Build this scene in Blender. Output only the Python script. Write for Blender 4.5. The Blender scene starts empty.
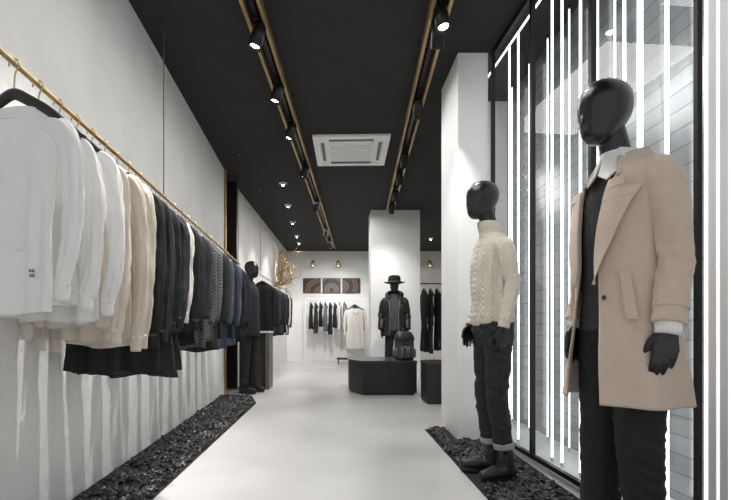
import bpy, bmesh, math, random
from mathutils import Vector, Matrix, noise
R = random.Random(11)
scene = bpy.context.scene
COL = scene.collection
EYE = 0.95
CEIL = 3.35

# ------------------------------------------------------------------ materials
def mat_new(name):
    m = bpy.data.materials.new(name); m.use_nodes = True
    nt = m.node_tree
    return m, nt, nt.nodes['Principled BSDF']

def pbr(name, col, rough=0.6, metal=0.0, var=0.0, vscale=8, bump=0.0, bscale=60, stretch=(1,1,1), sheen=0.0, coat=0.0, spec=None):
    m, nt, b = mat_new(name)
    b.inputs['Base Color'].default_value = (*col, 1)
    b.inputs['Roughness'].default_value = rough
    b.inputs['Metallic'].default_value = metal
    if sheen: b.inputs['Sheen Weight'].default_value = sheen
    if coat: b.inputs['Coat Weight'].default_value = coat
    if spec is not None: b.inputs['Specular IOR Level'].default_value = spec
    tc = nt.nodes.new('ShaderNodeTexCoord'); mp = nt.nodes.new('ShaderNodeMapping')
    mp.inputs['Scale'].default_value = stretch
    nt.links.new(tc.outputs['Object'], mp.inputs['Vector'])
    if var:
        n = nt.nodes.new('ShaderNodeTexNoise'); n.inputs['Scale'].default_value = vscale; n.inputs['Detail'].default_value = 5
        nt.links.new(mp.outputs[0], n.inputs['Vector'])
        r = nt.nodes.new('ShaderNodeValToRGB')
        r.color_ramp.elements[0].position = 0.3; r.color_ramp.elements[1].position = 0.7
        r.color_ramp.elements[0].color = (*[c*(1-var) for c in col], 1)
        r.color_ramp.elements[1].color = (*[min(1, c*(1+var)) for c in col], 1)
        nt.links.new(n.outputs['Fac'], r.inputs['Fac']); nt.links.new(r.outputs[0], b.inputs['Base Color'])
    if bump:
        n2 = nt.nodes.new('ShaderNodeTexNoise'); n2.inputs['Scale'].default_value = bscale; n2.inputs['Detail'].default_value = 4
        nt.links.new(mp.outputs[0], n2.inputs['Vector'])
        bp = nt.nodes.new('ShaderNodeBump'); bp.inputs['Strength'].default_value = bump; bp.inputs['Distance'].default_value = 0.01
        nt.links.new(n2.outputs['Fac'], bp.inputs['Height']); nt.links.new(bp.outputs[0], b.inputs['Normal'])
    return m

def emis(name, col, s):
    m, nt, b = mat_new(name)
    b.inputs['Base Color'].default_value = (*col, 1)
    b.inputs['Emission Color'].default_value = (*col, 1)
    b.inputs['Emission Strength'].default_value = s
    return m

def check_mat(name, c1, c2, scale):
    m, nt, b = mat_new(name)
    tc = nt.nodes.new('ShaderNodeTexCoord'); ck = nt.nodes.new('ShaderNodeTexChecker')
    ck.inputs['Scale'].default_value = scale
    ck.inputs['Color1'].default_value = (*c1, 1); ck.inputs['Color2'].default_value = (*c2, 1)
    nt.links.new(tc.outputs['Object'], ck.inputs['Vector']); nt.links.new(ck.outputs[0], b.inputs['Base Color'])
    b.inputs['Roughness'].default_value = 0.85
    return m

M_wall = pbr('plaster_white', (0.80, 0.795, 0.785), 0.85, var=0.05, vscale=2.5, bump=0.9, bscale=15)
M_floor = pbr('pale_concrete', (0.53, 0.525, 0.515), 0.32, var=0.09, vscale=1.4, bump=0.06, bscale=40)
M_ceil = pbr('ceiling_charcoal', (0.021, 0.021, 0.022), 0.9, var=0.1, vscale=3)
M_column = pbr('column_white', (0.82, 0.82, 0.81), 0.8, var=0.03, vscale=3, bump=0.15, bscale=30)
M_darkpanel = pbr('dark_bronze_panel', (0.03, 0.026, 0.022), 0.35, 0.3)
M_black = pbr('satin_black', (0.012, 0.012, 0.013), 0.35)
M_blackmetal = pbr('black_metal', (0.02, 0.02, 0.02), 0.4, 0.6)
M_gloss = pbr('mannequin_black', (0.006, 0.006, 0.007), 0.3, coat=0.2, spec=0.5)
M_gold = pbr('brushed_brass', (0.62, 0.46, 0.25), 0.35, 1.0)
M_branch = pbr('gold_leaf_branch', (0.46, 0.33, 0.17), 0.45, 0.4)
M_rod = pbr('dark_rod', (0.12, 0.10, 0.08), 0.4, 0.9)
M_bronze = pbr('bronze_track', (0.50, 0.35, 0.18), 0.42, 0.7, var=0.15, vscale=4)
M_chrome = pbr('chrome', (0.75, 0.75, 0.75), 0.18, 1.0)
M_stone = pbr('lava_stone', (0.014, 0.014, 0.016), 0.28, var=0.5, vscale=30, bump=0.6, bscale=60)
M_soil = pbr('dark_bed', (0.01, 0.01, 0.01), 0.9)
M_plinth = pbr('plinth_black', (0.011, 0.011, 0.012), 0.5, var=0.25, vscale=6, bump=0.1, bscale=30)
M_plinthtop = pbr('plinth_top', (0.035, 0.035, 0.037), 0.28)
M_ledw = emis('led_tube', (0.97, 0.985, 1.0), 2.2)
M_lens = emis('spot_lens', (1.0, 0.96, 0.88), 20.0)
M_acw = pbr('ac_white', (0.97, 0.97, 0.97), 0.5)
M_acg = pbr('ac_grey', (0.16, 0.16, 0.16), 0.5)
M_white = pbr('cloth_white', (0.85, 0.84, 0.82), 0.9, bump=0.12, bscale=160, sheen=0.2)
M_off = pbr('cloth_offwhite', (0.72, 0.69, 0.64), 0.9, bump=0.15, bscale=160, sheen=0.2)
M_cream = pbr('cloth_cream', (0.69, 0.62, 0.53), 0.9, bump=0.35, bscale=110, sheen=0.2)
M_cblack = pbr('cloth_black', (0.014, 0.014, 0.015), 0.8, bump=0.25, bscale=140, spec=0.35)
M_char = pbr('cloth_charcoal', (0.030, 0.030, 0.033), 0.9, bump=0.2, bscale=140, var=0.2, vscale=60)
M_navy = pbr('cloth_navy', (0.014, 0.018, 0.030), 0.9, bump=0.2, bscale=140)
M_blue = pbr('cloth_slate_blue', (0.060, 0.074, 0.108), 0.9, bump=0.2, bscale=140, var=0.15, vscale=30)
M_grey = pbr('cloth_grey', (0.20, 0.20, 0.21), 0.9, bump=0.2, bscale=140, var=0.15, vscale=50)
M_check = check_mat('cloth_check', (0.03, 0.033, 0.042), (0.15, 0.155, 0.17), 70)
M_camel = pbr('camel_wool', (0.61, 0.49, 0.40), 0.95, var=0.035, vscale=130, bump=0.35, bscale=150, sheen=0.3)
M_knit = pbr('knit_cream', (0.70, 0.645, 0.555), 0.92, bump=0.3, bscale=220, sheen=0.15)
M_innerknit = pbr('knit_charcoal', (0.028, 0.029, 0.031), 0.95, bump=0.5, bscale=120, var=0.25, vscale=70)
M_trouser = pbr('trouser_black', (0.010, 0.010, 0.010), 0.8, bump=0.2, bscale=150)
M_denim = pbr('denim_dark', (0.014, 0.015, 0.018), 0.75, bump=0.4, bscale=160, var=0.45, vscale=22)
M_cuffden = pbr('denim_cuff', (0.36, 0.36, 0.365), 0.85, bump=0.3, bscale=200)
M_leather = pbr('leather_black', (0.010, 0.010, 0.010), 0.45, bump=0.3, bscale=90)
M_button = pbr('button_dark', (0.05, 0.035, 0.028), 0.4)
M_pilaster = pbr('frosted_panel', (0.74, 0.75, 0.76), 0.4)
M_cab = pbr('cabinet_taupe', (0.13, 0.12, 0.11), 0.5, var=0.15, vscale=5)
M_hanger = pbr('hanger_black', (0.012, 0.012, 0.012), 0.4)
M_bag = pbr('bag_grey', (0.055, 0.055, 0.057), 0.7, bump=0.3, bscale=120)
M_bag2 = pbr('bag_pocket_grey', (0.10, 0.10, 0.10), 0.7, bump=0.3, bscale=120)
M_jinner = pbr('pullover_grey', (0.06, 0.06, 0.06), 0.9, bump=0.5, bscale=90)
M_trimlight = pbr('grey_trim', (0.18, 0.18, 0.18), 0.7)

def glass_mat():
    m = bpy.data.materials.new('clear_glass'); m.use_nodes = True
    nt = m.node_tree; nt.nodes.clear()
    o = nt.nodes.new('ShaderNodeOutputMaterial'); mx = nt.nodes.new('ShaderNodeMixShader')
    t = nt.nodes.new('ShaderNodeBsdfTransparent'); g = nt.nodes.new('ShaderNodeBsdfGlossy')
    g.inputs['Roughness'].default_value = 0.02
    t.inputs['Color'].default_value = (0.92, 0.94, 0.94, 1)
    mx.inputs[0].default_value = 0.06
    nt.links.new(t.outputs[0], mx.inputs[1]); nt.links.new(g.outputs[0], mx.inputs[2])
    nt.links.new(mx.outputs[0], o.inputs[0])
    return m
M_glass = glass_mat()

def tile_mat():
    m, nt, b = mat_new('glossy_tile_backing')
    tc = nt.nodes.new('ShaderNodeTexCoord')
    sep = nt.nodes.new('ShaderNodeSeparateXYZ'); cmb = nt.nodes.new('ShaderNodeCombineXYZ')
    nt.links.new(tc.outputs['Object'], sep.inputs[0])
    nt.links.new(sep.outputs['Y'], cmb.inputs['X']); nt.links.new(sep.outputs['Z'], cmb.inputs['Y'])
    br = nt.nodes.new('ShaderNodeTexBrick'); br.inputs['Scale'].default_value = 1.0
    br.offset = 0.0
    br.inputs['Brick Width'].default_value = 4.0; br.inputs['Row Height'].default_value = 0.10
    br.inputs['Mortar Size'].default_value = 0.003
    br.inputs['Color1'].default_value = (0.40, 0.41, 0.42, 1); br.inputs['Color2'].default_value = (0.34, 0.35, 0.36, 1)
    br.inputs['Mortar'].default_value = (0.18, 0.185, 0.19, 1)
    nt.links.new(cmb.outputs[0], br.inputs['Vector'])
    nt.links.new(br.outputs['Color'], b.inputs['Base Color'])
    b.inputs['Roughness'].default_value = 0.22; b.inputs['Metallic'].default_value = 0.6
    return m
M_tile = tile_mat()

def art_mat(name, off, c1, c2, c3, c4, sc_=1.1):
    m, nt, b = mat_new(name)
    tc = nt.nodes.new('ShaderNodeTexCoord'); mp = nt.nodes.new('ShaderNodeMapping')
    mp.inputs['Location'].default_value = off
    nt.links.new(tc.outputs['Object'], mp.inputs[0])
    w = nt.nodes.new('ShaderNodeTexWave'); w.wave_type = 'RINGS'; w.rings_direction = 'Y'
    w.inputs['Scale'].default_value = sc_; w.inputs['Distortion'].default_value = 3.0; w.inputs['Detail'].default_value = 2
    w.inputs['Detail Scale'].default_value = 0.8
    nt.links.new(mp.outputs[0], w.inputs[0])
    r = nt.nodes.new('ShaderNodeValToRGB')
    e = r.color_ramp.elements
    e[0].position = 0.25; e[0].color = (*c1, 1); e[1].color = (*c4, 1)
    x = e.new(0.55); x.color = (*c2, 1)
    x = e.new(0.78); x.color = (*c3, 1)
    nt.links.new(w.outputs['Fac'], r.inputs[0]); nt.links.new(r.outputs[0], b.inputs['Base Color'])
    b.inputs['Roughness'].default_value = 0.5
    return m

# ------------------------------------------------------------------ geometry helpers
def link(o, parent=None):
    COL.objects.link(o)
    if parent is not None: o.parent = parent
    return o

def mobj(name, geo, mat, parent=None, smooth=True):
    v, f = geo
    me = bpy.data.meshes.new(name); me.from_pydata([tuple(p) for p in v], [], f); me.update()
    if smooth: me.polygons.foreach_set('use_smooth', [True]*len(me.polygons))
    if mat: me.materials.append(mat)
    return link(bpy.data.objects.new(name, me), parent)

def root(name, label, cat, loc=(0,0,0), rotz=0.0, group=None, scale=1.0):
    e = bpy.data.objects.new(name, None); e.empty_display_size = 0.1
    e.location = loc; e.rotation_euler = (0, 0, rotz); e.scale = (scale,)*3
    COL.objects.link(e); tag(e, label, cat, group)
    return e

def tag(o, label, cat, group=None):
    o['label'] = label; o['category'] = cat
    if group: o['group'] = group
    return o

def struct(o, label=None):
    o['kind'] = 'structure'
    if label: o['label'] = label
    return o

def join(*gs):
    V = []; F = []
    for v, f in gs:
        k = len(V); V += list(v); F += [tuple(i+k for i in q) for q in f]
    return V, F

def box(x0, x1, y0, y1, z0, z1, bev=0.0):
    bm = bmesh.new()
    bmesh.ops.create_cube(bm, size=1)
    for v in bm.verts:
        v.co = Vector(((x0+x1)/2+v.co.x*(x1-x0), (y0+y1)/2+v.co.y*(y1-y0), (z0+z1)/2+v.co.z*(z1-z0)))
    if bev > 0: bmesh.ops.bevel(bm, geom=bm.edges[:], offset=bev, segments=2, affect='EDGES', profile=0.5)
    bm.verts.ensure_lookup_table()
    r = ([v.co.copy() for v in bm.verts], [tuple(v.index for v in f.verts) for f in bm.faces]); bm.free()
    return r

def prism(poly, z0, z1):
    n = len(poly)
    v = [Vector((x, y, z0)) for x, y in poly]+[Vector((x, y, z1)) for x, y in poly]
    f = [tuple(range(n))[::-1], tuple(range(n, 2*n))]+[(i, (i+1) % n, n+(i+1) % n, n+i) for i in range(n)]
    return v, f

def xform(g, mtx):
    return [mtx @ Vector(p) for p in g[0]], g[1]

def cr(keys, t):
    if t <= keys[0][0]: return keys[0][1:]
    if t >= keys[-1][0]: return keys[-1][1:]
    for i in range(len(keys)-1):
        if keys[i][0] <= t <= keys[i+1][0]: break
    k1, k2 = keys[i], keys[i+1]; k0 = keys[max(0, i-1)]; k3 = keys[min(len(keys)-1, i+2)]
    h = k2[0]-k1[0]; s = (t-k1[0])/h
    out = []
    for j in range(1, len(k1)):
        m1 = (k2[j]-k0[j])/max(1e-9, (k2[0]-k0[0]))*h
        m2 = (k3[j]-k1[j])/max(1e-9, (k3[0]-k1[0]))*h
        out.append((2*s**3-3*s*s+1)*k1[j]+(s**3-2*s*s+s)*m1+(-2*s**3+3*s*s)*k2[j]+(s**3-s*s)*m2)
    return out

def loft(rings, cap0=True, cap1=True, closed=True):
    n = len(rings[0]); V = [p for r in rings for p in r]; F = []
    m = n if closed else n-1
    for i in range(len(rings)-1):
        for j in range(m):
            a = i*n+j; b = i*n+(j+1) % n
            F.append((a, b, b+n, a+n))
    if cap0: F.append(tuple(range(n))[::-1])
    if cap1: F.append(tuple(range((len(rings)-1)*n, len(rings)*n)))
    return V, F

def sup(c, e):
    return math.copysign(abs(c)**(2.0/e), c)

def vloft(keys, z0, z1, nz=30, n=40, e=2.3, disp=None, cap0=True, cap1=True):
    rings = []
    for i in range(nz+1):
        z = z0+(z1-z0)*i/nz
        cx, cy, hw, hd = cr(keys, z)
        ring = []
        for j in range(n):
            a = 2*math.pi*j/n
            d = disp(z, a) if disp else 0
            ring.append(Vector((cx+(hw+d)*sup(math.sin(a), e), cy-(hd+d)*sup(math.cos(a), e), z)))
        rings.append(ring)
    return loft(rings, cap0, cap1)

def tube(pts, rad, n=14, seg=6, ref=Vector((0, -1, 0)), disp=None, cap=True, e=2.0):
    pts = [Vector(p) for p in pts]
    rad = [(r, r) if not isinstance(r, (tuple, list)) else r for r in rad]
    keys = [(i, *p, *r) for i, (p, r) in enumerate(zip(pts, rad))]
    N = (len(pts)-1)*seg
    P = []; Q = []
    for i in range(N+1):
        k = cr(keys, i/seg); P.append(Vector(k[:3])); Q.append(k[3:])
    rings = []
    for i in range(N+1):
        t = (P[min(N, i+1)]-P[max(0, i-1)]).normalized()
        s = ref.cross(t)
        if s.length < 1e-3: s = Vector((1, 0, 0)).cross(t)
        s.normalize(); u = t.cross(s).normalized()
        ring = []
        for j in range(n):
            a = 2*math.pi*j/n
            d = disp(i/N, a, P[i]) if disp else 0
            ring.append(P[i]+s*(Q[i][0]+d)*sup(math.cos(a), e)+u*(Q[i][1]+d)*sup(math.sin(a), e))
        rings.append(ring)
    return loft(rings, cap, cap)

def capsule(a, b, ra, rb, n=12):
    a = Vector(a); b = Vector(b); t = (b-a); L = t.length; t = t/L if L > 1e-6 else Vector((0, 0, 1))
    s = t.orthogonal().normalized(); u = t.cross(s)
    rings = []
    for k in range(1, 5):
        th = math.pi/2*k/4
        rings.append([a-t*ra*math.cos(th)+(s*math.cos(2*math.pi*j/n)+u*math.sin(2*math.pi*j/n))*ra*math.sin(th) for j in range(n)])
    for k in range(0, 4):
        th = math.pi/2*k/4
        rings.append([b+t*rb*math.sin(th)+(s*math.cos(2*math.pi*j/n)+u*math.sin(2*math.pi*j/n))*rb*math.cos(th) for j in range(n)])
    return loft(rings)

def lathe(prof, n=28):
    rings = [[Vector((r*math.cos(2*math.pi*j/n), r*math.sin(2*math.pi*j/n), z)) for j in range(n)] for r, z in prof]
    return loft(rings)

def ellipsoid(c, rx, ry, rz, n=16):
    rings = []
    for k in range(1, n):
        th = math.pi*k/n
        rings.append([Vector((c[0]+rx*math.sin(th)*math.cos(2*math.pi*j/n), c[1]+ry*math.sin(th)*math.sin(2*math.pi*j/n), c[2]-rz*math.cos(th))) for j in range(n)])
    return loft(rings)

def fuse(name, geos, mat, parent, voxel=0.008, smooth=4, wr=None):
    V, F = join(*geos)
    me = bpy.data.meshes.new('tmp'); me.from_pydata([tuple(p) for p in V], [], F)
    bm = bmesh.new(); bm.from_mesh(me); bmesh.ops.recalc_face_normals(bm, faces=bm.faces[:]); bm.to_mesh(me); bm.free()
    o = bpy.data.objects.new('tmp', me); COL.objects.link(o)
    m = o.modifiers.new('r', 'REMESH'); m.mode = 'VOXEL'; m.voxel_size = voxel
    if smooth:
        s = o.modifiers.new('s', 'SMOOTH'); s.iterations = smooth; s.factor = 0.5
    dg = bpy.context.evaluated_depsgraph_get(); dg.update()
    nm = bpy.data.meshes.new_from_object(o.evaluated_get(dg))
    bpy.data.objects.remove(o); bpy.data.meshes.remove(me)
    if wr:
        nrm = [v.normal.copy() for v in nm.vertices]
        for v, n_ in zip(nm.vertices, nrm):
            v.co = v.co+n_*wr(v.co)
    nm.materials.clear(); nm.materials.append(mat)
    nm.polygons.foreach_set('use_smooth', [True]*len(nm.polygons))
    nm.name = name
    return link(bpy.data.objects.new(name, nm), parent)

def nz(x, y, z): return noise.noise(Vector((x, y, z)))

# ------------------------------------------------------------------ room shell
struct(mobj('floor', box(-2.2, 3.6, 0.0, 13.6, -0.1, 0), M_floor, smooth=False), 'pale polished concrete floor')
struct(mobj('ceiling', box(-2.2, 3.6, 0.0, 13.6, CEIL, CEIL+0.1), M_ceil, smooth=False), 'matte charcoal painted ceiling')
struct(mobj('wall_back', box(-2.2, 3.6, 13.4, 13.55, 0, CEIL), M_wall, smooth=False), 'white plaster wall')
def wx(Y): return -1.47-0.045*(Y-2.46)
struct(mobj('wall_left', prism([(wx(0), 0), (wx(6.55), 6.55), (-2.1, 6.55), (-2.1, 0)][::-1], 0, CEIL), M_wall, smooth=False), 'white rough plaster wall')
struct(mobj('wall_left_rear', prism([(-1.66, 7.25), (-1.46, 13.4), (-2.1, 13.4), (-2.1, 7.25)][::-1], 0, CEIL), M_wall, smooth=False), 'white plaster wall')
struct(mobj('wall_left_recess', box(-2.1, -1.80, 6.55, 7.25, 0, CEIL), M_darkpanel, smooth=False), 'dark bronze panel between white walls')
struct(mobj('trim_1', box(-1.80, -1.63, 6.56, 6.62, 0, CEIL), M_bronze, smooth=False), 'thin bronze upright edge')
struct(mobj('trim_2', box(-1.80, -1.60, 7.15, 7.24, 0, CEIL), M_darkpanel, smooth=False), 'dark upright edge')
struct(mobj('wall_right', box(3.4, 3.55, 4.7, 13.4, 0, CEIL), M_wall, smooth=False), 'white plaster wall')
struct(mobj('wall_right_return', box(1.45, 3.4, 4.62, 4.7, 0, CEIL), M_wall, smooth=False), 'white wall closing off the lit showcase')
struct(mobj('column_near', box(1.065, 1.325, 3.81, 4.4, 0, CEIL), M_column, smooth=False), 'square white structural column')
struct(mobj('column_far', box(0.72, 1.70, 8.8, 9.4, 0, CEIL), M_column, smooth=False), 'wide white column')
struct(mobj('trim_3', prism([(wx(0.6), 0.6), (-1.02, 0.6), (-1.02, 5.7), (-1.2, 6.35), (wx(6.3), 6.35)], 0.0, 0.004), M_soil, smooth=False), 'dark gravel bed base')
struct(mobj('trim_4', prism([(0.855, 0.8), (1.37, 0.8), (1.37, 3.8), (1.06, 3.8), (1.06, 4.2), (0.855, 4.2)], 0.0, 0.004), M_soil, smooth=False), 'dark gravel bed base')

M1P = (1.11, 1.70); M2P = (1.015, 2.84)
def stones(name, inside, x0, x1, y0, y1, count, label):
    bm = bmesh.new(); bmesh.ops.create_icosphere(bm, subdivisions=1, radius=1)
    bv = [v.co.copy() for v in bm.verts]; bf = [tuple(v.index for v in f.verts) for f in bm.faces]; bm.free()
    V = []; F = []; k = 0
    while k < count:
        y = y0+(y1-y0)*R.random()
        x = R.uniform(x0, x1)
        if not inside(x, y): continue
        r = (0.008+0.018*R.random()**1.6)*(1 if y < 4 else 1.15)
        z = 0.004+r*0.3+R.random()*0.008
        rot = Matrix.Rotation(R.random()*6.28, 3, 'Z') @ Matrix.Rotation(R.uniform(-.6, .6), 3, 'X') @ Matrix.Rotation(R.uniform(-.6, .6), 3, 'Y')
        sc = Vector((r*R.uniform(.9, 1.7), r*R.uniform(.7, 1.2), r*R.uniform(.35, .8)))
        b = len(V)
        for p in bv:
            q = rot @ (Vector((p.x*sc.x, p.y*sc.y, p.z*sc.z))*R.uniform(.72, 1.18))
            V.append(Vector((x+q.x, y+q.y, max(0.005, z+q.z))))
        F += [tuple(i+b for i in f) for f in bf]
        k += 1
    o = mobj(name, (V, F), M_stone, smooth=False)
    tag(o, label, 'gravel'); o['kind'] = 'stuff'
    return o
def inL(x, y):
    if x < wx(y)+0.04: return False
    if y < 5.7: return x < -1.045
    return x < -1.045-(y-5.7)*0.3 and y < 6.3
def inR(x, y):
    if y > 3.77 and x > 1.03: return False
    for (mx, my) in (M1P, M2P):
        if abs(x-mx+0.05) < 0.11 and abs(y-my) < 0.14: return False
    return 0.88 < x < 1.33
stones('gravel', inL, -1.66, -1.0, 1.9, 6.3, 5600, 'black lava gravel strip along the plaster wall')
stones('gravel', inR, 0.87, 1.35, 1.9, 4.18, 2800, 'black lava gravel bed under the dressed mannequins')

# ------------------------------------------------------------------ lit glass showcase
def gx(Y): return 1.42-0.045*(Y-2.46)
BX = 1.80
sc = root('lit_glass_showcase', 'floor to ceiling glass showcase with black posts and vertical light tubes', 'display case', (0, 0, 0))
mobj('back_panel', box(BX, BX+0.05, 0.9, 4.6, 0.0, CEIL-0.002), M_tile, sc, False)
mobj('base', prism([(gx(0.9)-0.005, 0.9), (BX, 0.9), (BX, 4.6), (gx(4.6)+0.06, 4.6)], 0.002, 0.05), M_pilaster, sc, False)
mobj('bottom_rail', prism([(gx(0.9)-0.02, 0.9), (gx(0.9)+0.01, 0.9), (gx(3.8)+0.01, 3.8), (gx(3.8)-0.02, 3.8)], 0.05, 0.08), M_blackmetal, sc, False)
mobj('top_rail', prism([(gx(0.9)-0.015, 0.9), (gx(0.9)+0.015, 0.9), (gx(3.8)+0.015, 3.8), (gx(3.8)-0.015, 3.8)], CEIL-0.05, CEIL-0.002), M_blackmetal, sc, False)
posts = [3.79, 3.10, 2.43, 1.76]
for i, y in enumerate(posts):
    hw_ = 0.015 if i < 3 else 0.010
    mobj('post', box(gx(y)-hw_, gx(y)+hw_, y-hw_, y+hw_, 0.05, CEIL-0.002), M_blackmetal, sc, False)
    if i < len(posts)-1:
        y2 = posts[i+1]
        a = (gx(y2), y2+0.013); b = (gx(y), y-0.013)
        mobj('glass_pane', ([Vector((*a, .08)), Vector((*b, .08)), Vector((*b, CEIL-.05)), Vector((*a, CEIL-.05))], [(0, 1, 2, 3)]), M_glass, sc, False)
def led(p, L, r=0.009, lie=False):
    t = root('light_tube', 'slim white led tube along the showcase top edge' if lie else 'slim vertical white led tube inside the glass showcase', 'light', p, group='showcase light tubes')
    if lie: t.rotation_euler = (math.radians(-90), 0, math.radians(2.6))
    mobj('glowing_tube', lathe([(r, 0.02), (r, L-0.02)], 12), M_ledw, t)
    mobj('end_cap', lathe([(r*1.1, 0.0), (r*1.1, 0.03)], 12), M_chrome, t)
    mobj('end_cap', lathe([(r*1.1, L-0.03), (r*1.1, L)], 12), M_chrome, t)
H_ = CEIL-0.056
for y in [4.3, 4.0, 3.66, 3.50, 3.28, 3.00, 2.88, 2.68, 2.52, 2.30, 2.18, 2.02, 1.86]:
    led((gx(y)+0.085, y, 0.052), H_, 0.008)
for y in [4.30, 3.92, 3.58, 3.25, 2.98, 2.72, 2.51, 2.30, 2.10]:  # thinner back row, added to stand in for tube reflections in the backing
    led((BX-0.07, y, 0.052), H_, 0.006)
led((gx(2.6)+0.055, 2.62, CEIL-0.075), 1.9, 0.008, True)
M_edge = emis('edge_glow', (0.97, 0.985, 1), 1.3)
mobj('frosted_panel', box(gx(1.5)-0.01, gx(1.5)+0.04, 1.10, 1.735, 0.05, CEIL-0.002, 0.004), M_pilaster, sc, False)
for y0, y1 in ((1.715, 1.728), (1.664, 1.672), (1.615, 1.622)):
    mobj('glowing_strip', box(gx(1.5)-0.013, gx(1.5)-0.009, y0, y1, 0.06, CEIL-0.01), M_edge, sc, False)

# ------------------------------------------------------------------ track lighting
def track(x0, y0, x1, y1, label):
    t = root('track_rail', label, 'lighting track', (0, 0, 0))
    d = Vector((x1-x0, y1-y0, 0)); L = d.length; ang = math.atan2(d.y, d.x)
    mt = Matrix.Translation((x0, y0, CEIL)) @ Matrix.Rotation(ang, 4, 'Z')
    mobj('side_beam', xform(box(0, L, 0.048, 0.074, -0.075, -0.002), mt), M_bronze, t, False)
    mobj('side_beam', xform(box(0, L, -0.074, -0.048, -0.075, -0.002), mt), M_bronze, t, False)
    mobj('channel', xform(box(0, L, -0.018, 0.018, -0.045, -0.002), mt), M_black, t, False)
    return t
def tlx(Y): return -0.60+0.0565*(Y-3.2)
def trx(Y): return 0.78+0.0565*(Y-3.4)
track(tlx(1.5), 1.5, tlx(12.7), 12.7, 'long bronze edged lighting track fixed to the ceiling')
track(trx(1.5), 1.5, trx(8.7), 8.7, 'bronze edged lighting track ending at the far column')

def spot_at(pos, target, power, size=math.radians(66), blend=0.8, col=(1, 0.975, 0.94), soft=0.004, spf=1.0):
    r = root('spotlight', 'black cylindrical spotlight clipped to the ceiling track', 'spotlight', pos, group='track spotlights')
    d = (Vector(target)-Vector(pos)).normalized()
    mobj('adapter', box(-0.02, 0.02, -0.055, 0.055, -0.012, 0.025, 0.003), M_blackmetal, r, False)
    mobj('arm', lathe([(0.009, -0.08), (0.009, -0.01)], 10), M_blackmetal, r)
    q = Vector((0, 0, -1)).rotation_difference(d).to_matrix().to_4x4()
    c = Vector((0, 0, -0.115))
    mt = Matrix.Translation(c) @ q
    mobj('lamp_head', xform(lathe([(0.028, 0.095), (0.045, 0.09), (0.050, 0.078), (0.050, -0.085), (0.046, -0.085), (0.040, -0.06)], 24), mt), M_blackmetal, r)
    mobj('lens', xform(lathe([(0.035, -0.064), (0.02, -0.072), (0.002, -0.075)], 20), mt), M_lens, r)
    ld = bpy.data.lights.new('spot_lamp', 'SPOT'); ld.energy = power; ld.spot_size = size; ld.spot_blend = blend
    ld.shadow_soft_size = soft; ld.color = col; ld.specular_factor = spf
    lo = bpy.data.objects.new('spot_lamp', ld); lo.location = Vector(c)+d*0.10
    lo.rotation_euler = Vector((0, 0, -1)).rotation_difference(d).to_euler()
    link(lo, r)
def downlight(x, y, power, tgt):
    r = root('downlight', 'small round white ceiling downlight', 'ceiling light', (x, y, CEIL-0.001), group='ceiling downlights')
    mobj('trim_ring', lathe([(0.050, -0.012), (0.062, -0.010), (0.066, 0.0), (0.045, 0.0), (0.045, -0.008)], 26), M_acw, r)
    mobj('lamp_head', ellipsoid((0, 0, -0.018), 0.042, 0.042, 0.030, 12), M_blackmetal, r)
    d = (Vector(tgt)-Vector((x, y, CEIL))).normalized()
    mobj('lens', ellipsoid(Vector((0, -0.012, -0.034)), 0.024, 0.024, 0.016, 10), M_lens, r)
    ld = bpy.data.lights.new('spot_lamp', 'SPOT'); ld.energy = power; ld.spot_size = math.radians(75); ld.spot_blend = .6; ld.shadow_soft_size = 0.03
    ld.color = (1, 0.975, 0.94)
    lo = bpy.data.objects.new('spot_lamp', ld); lo.location = (0, 0, -0.07)
    lo.rotation_euler = Vector((0, 0, -1)).rotation_difference(d).to_euler()
    link(lo, r)
ZT = CEIL-0.057  # spots nearest the camera are out of view, added for directional light
for y, tg, pw in [(2.2, (-1.4, 1.95, -0.1), 190), (2.75, (-1.45, 2.65, -0.1), 190), (3.35, (-1.45, 3.25, -0.1), 190), (4.15, (-1.5, 4.05, -0.1), 180), (4.95, (-1.55, 4.95, -0.1), 175), (6.2, (-1.4, 6.4, 0.9), 130),
                  (7.9, (-1.3, 8.6, 1.0), 120), (10.1, (-0.3, 12.9, 1.6), 210), (11.4, (0.4, 13.3, 1.8), 100)]:
    spot_at((tlx(y), y, ZT), tg, pw, spf=0.25, size=math.radians(60), blend=1.0)
for y, tg, pw, sz in [(2.0, (0.3, 2.6, 0), 35, 60), (3.15, (0.99, 2.75, 1.2), 80, 38), (3.33, (1.0, 4.4, 0.8), 100, 50), (4.45, (1.2, 5.4, 0.3), 25, 50), (5.8, (0.9, 7.4, 0.9), 190, 50), (6.5, (1.2, 7.3, 0.3), 30, 50), (7.3, (0.95, 8.9, 1.6), 80, 66), (8.1, (0.6, 9.5, 0), 20, 60), (2.6, (1.02, 1.7, 1.2), 65, 42)]:
    spot_at((trx(y), y, ZT), tg, pw, size=math.radians(sz), spf=0.0 if y < 3.5 else 1.0)
for x, y in [(-.85, 7.2), (-.90, 8.45), (-.94, 9.8), (-.97, 11.2), (-.99, 12.1), (2.5, 11.5)]:
    downlight(x, y, 65, (x-0.45, y+0.5, 0.5) if x < 0 else (2.0, 12.9, 1.0))
def ceil_fill(x, y, sx, sy, p, spf=1.0):  # added area fill to brighten the room, no fixture behind it
    ld = bpy.data.lights.new('ceiling_fill_light', 'AREA'); ld.shape = 'RECTANGLE'; ld.size = sx; ld.size_y = sy; ld.energy = p; ld.color = (1, 0.985, 0.965); ld.specular_factor = spf
    o = bpy.data.objects.new('ceiling_fill_light', ld); o.location = (x, y, CEIL-0.12); link(o)
    o['label'] = 'added soft fill light below the ceiling, no fixture'; o['category'] = 'light'
ceil_fill(0.1, 2.2, 0.8, 1.6, 23, 0.0)
ceil_fill(0.2, 4.2, 0.8, 1.6, 25, 0.0)
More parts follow.
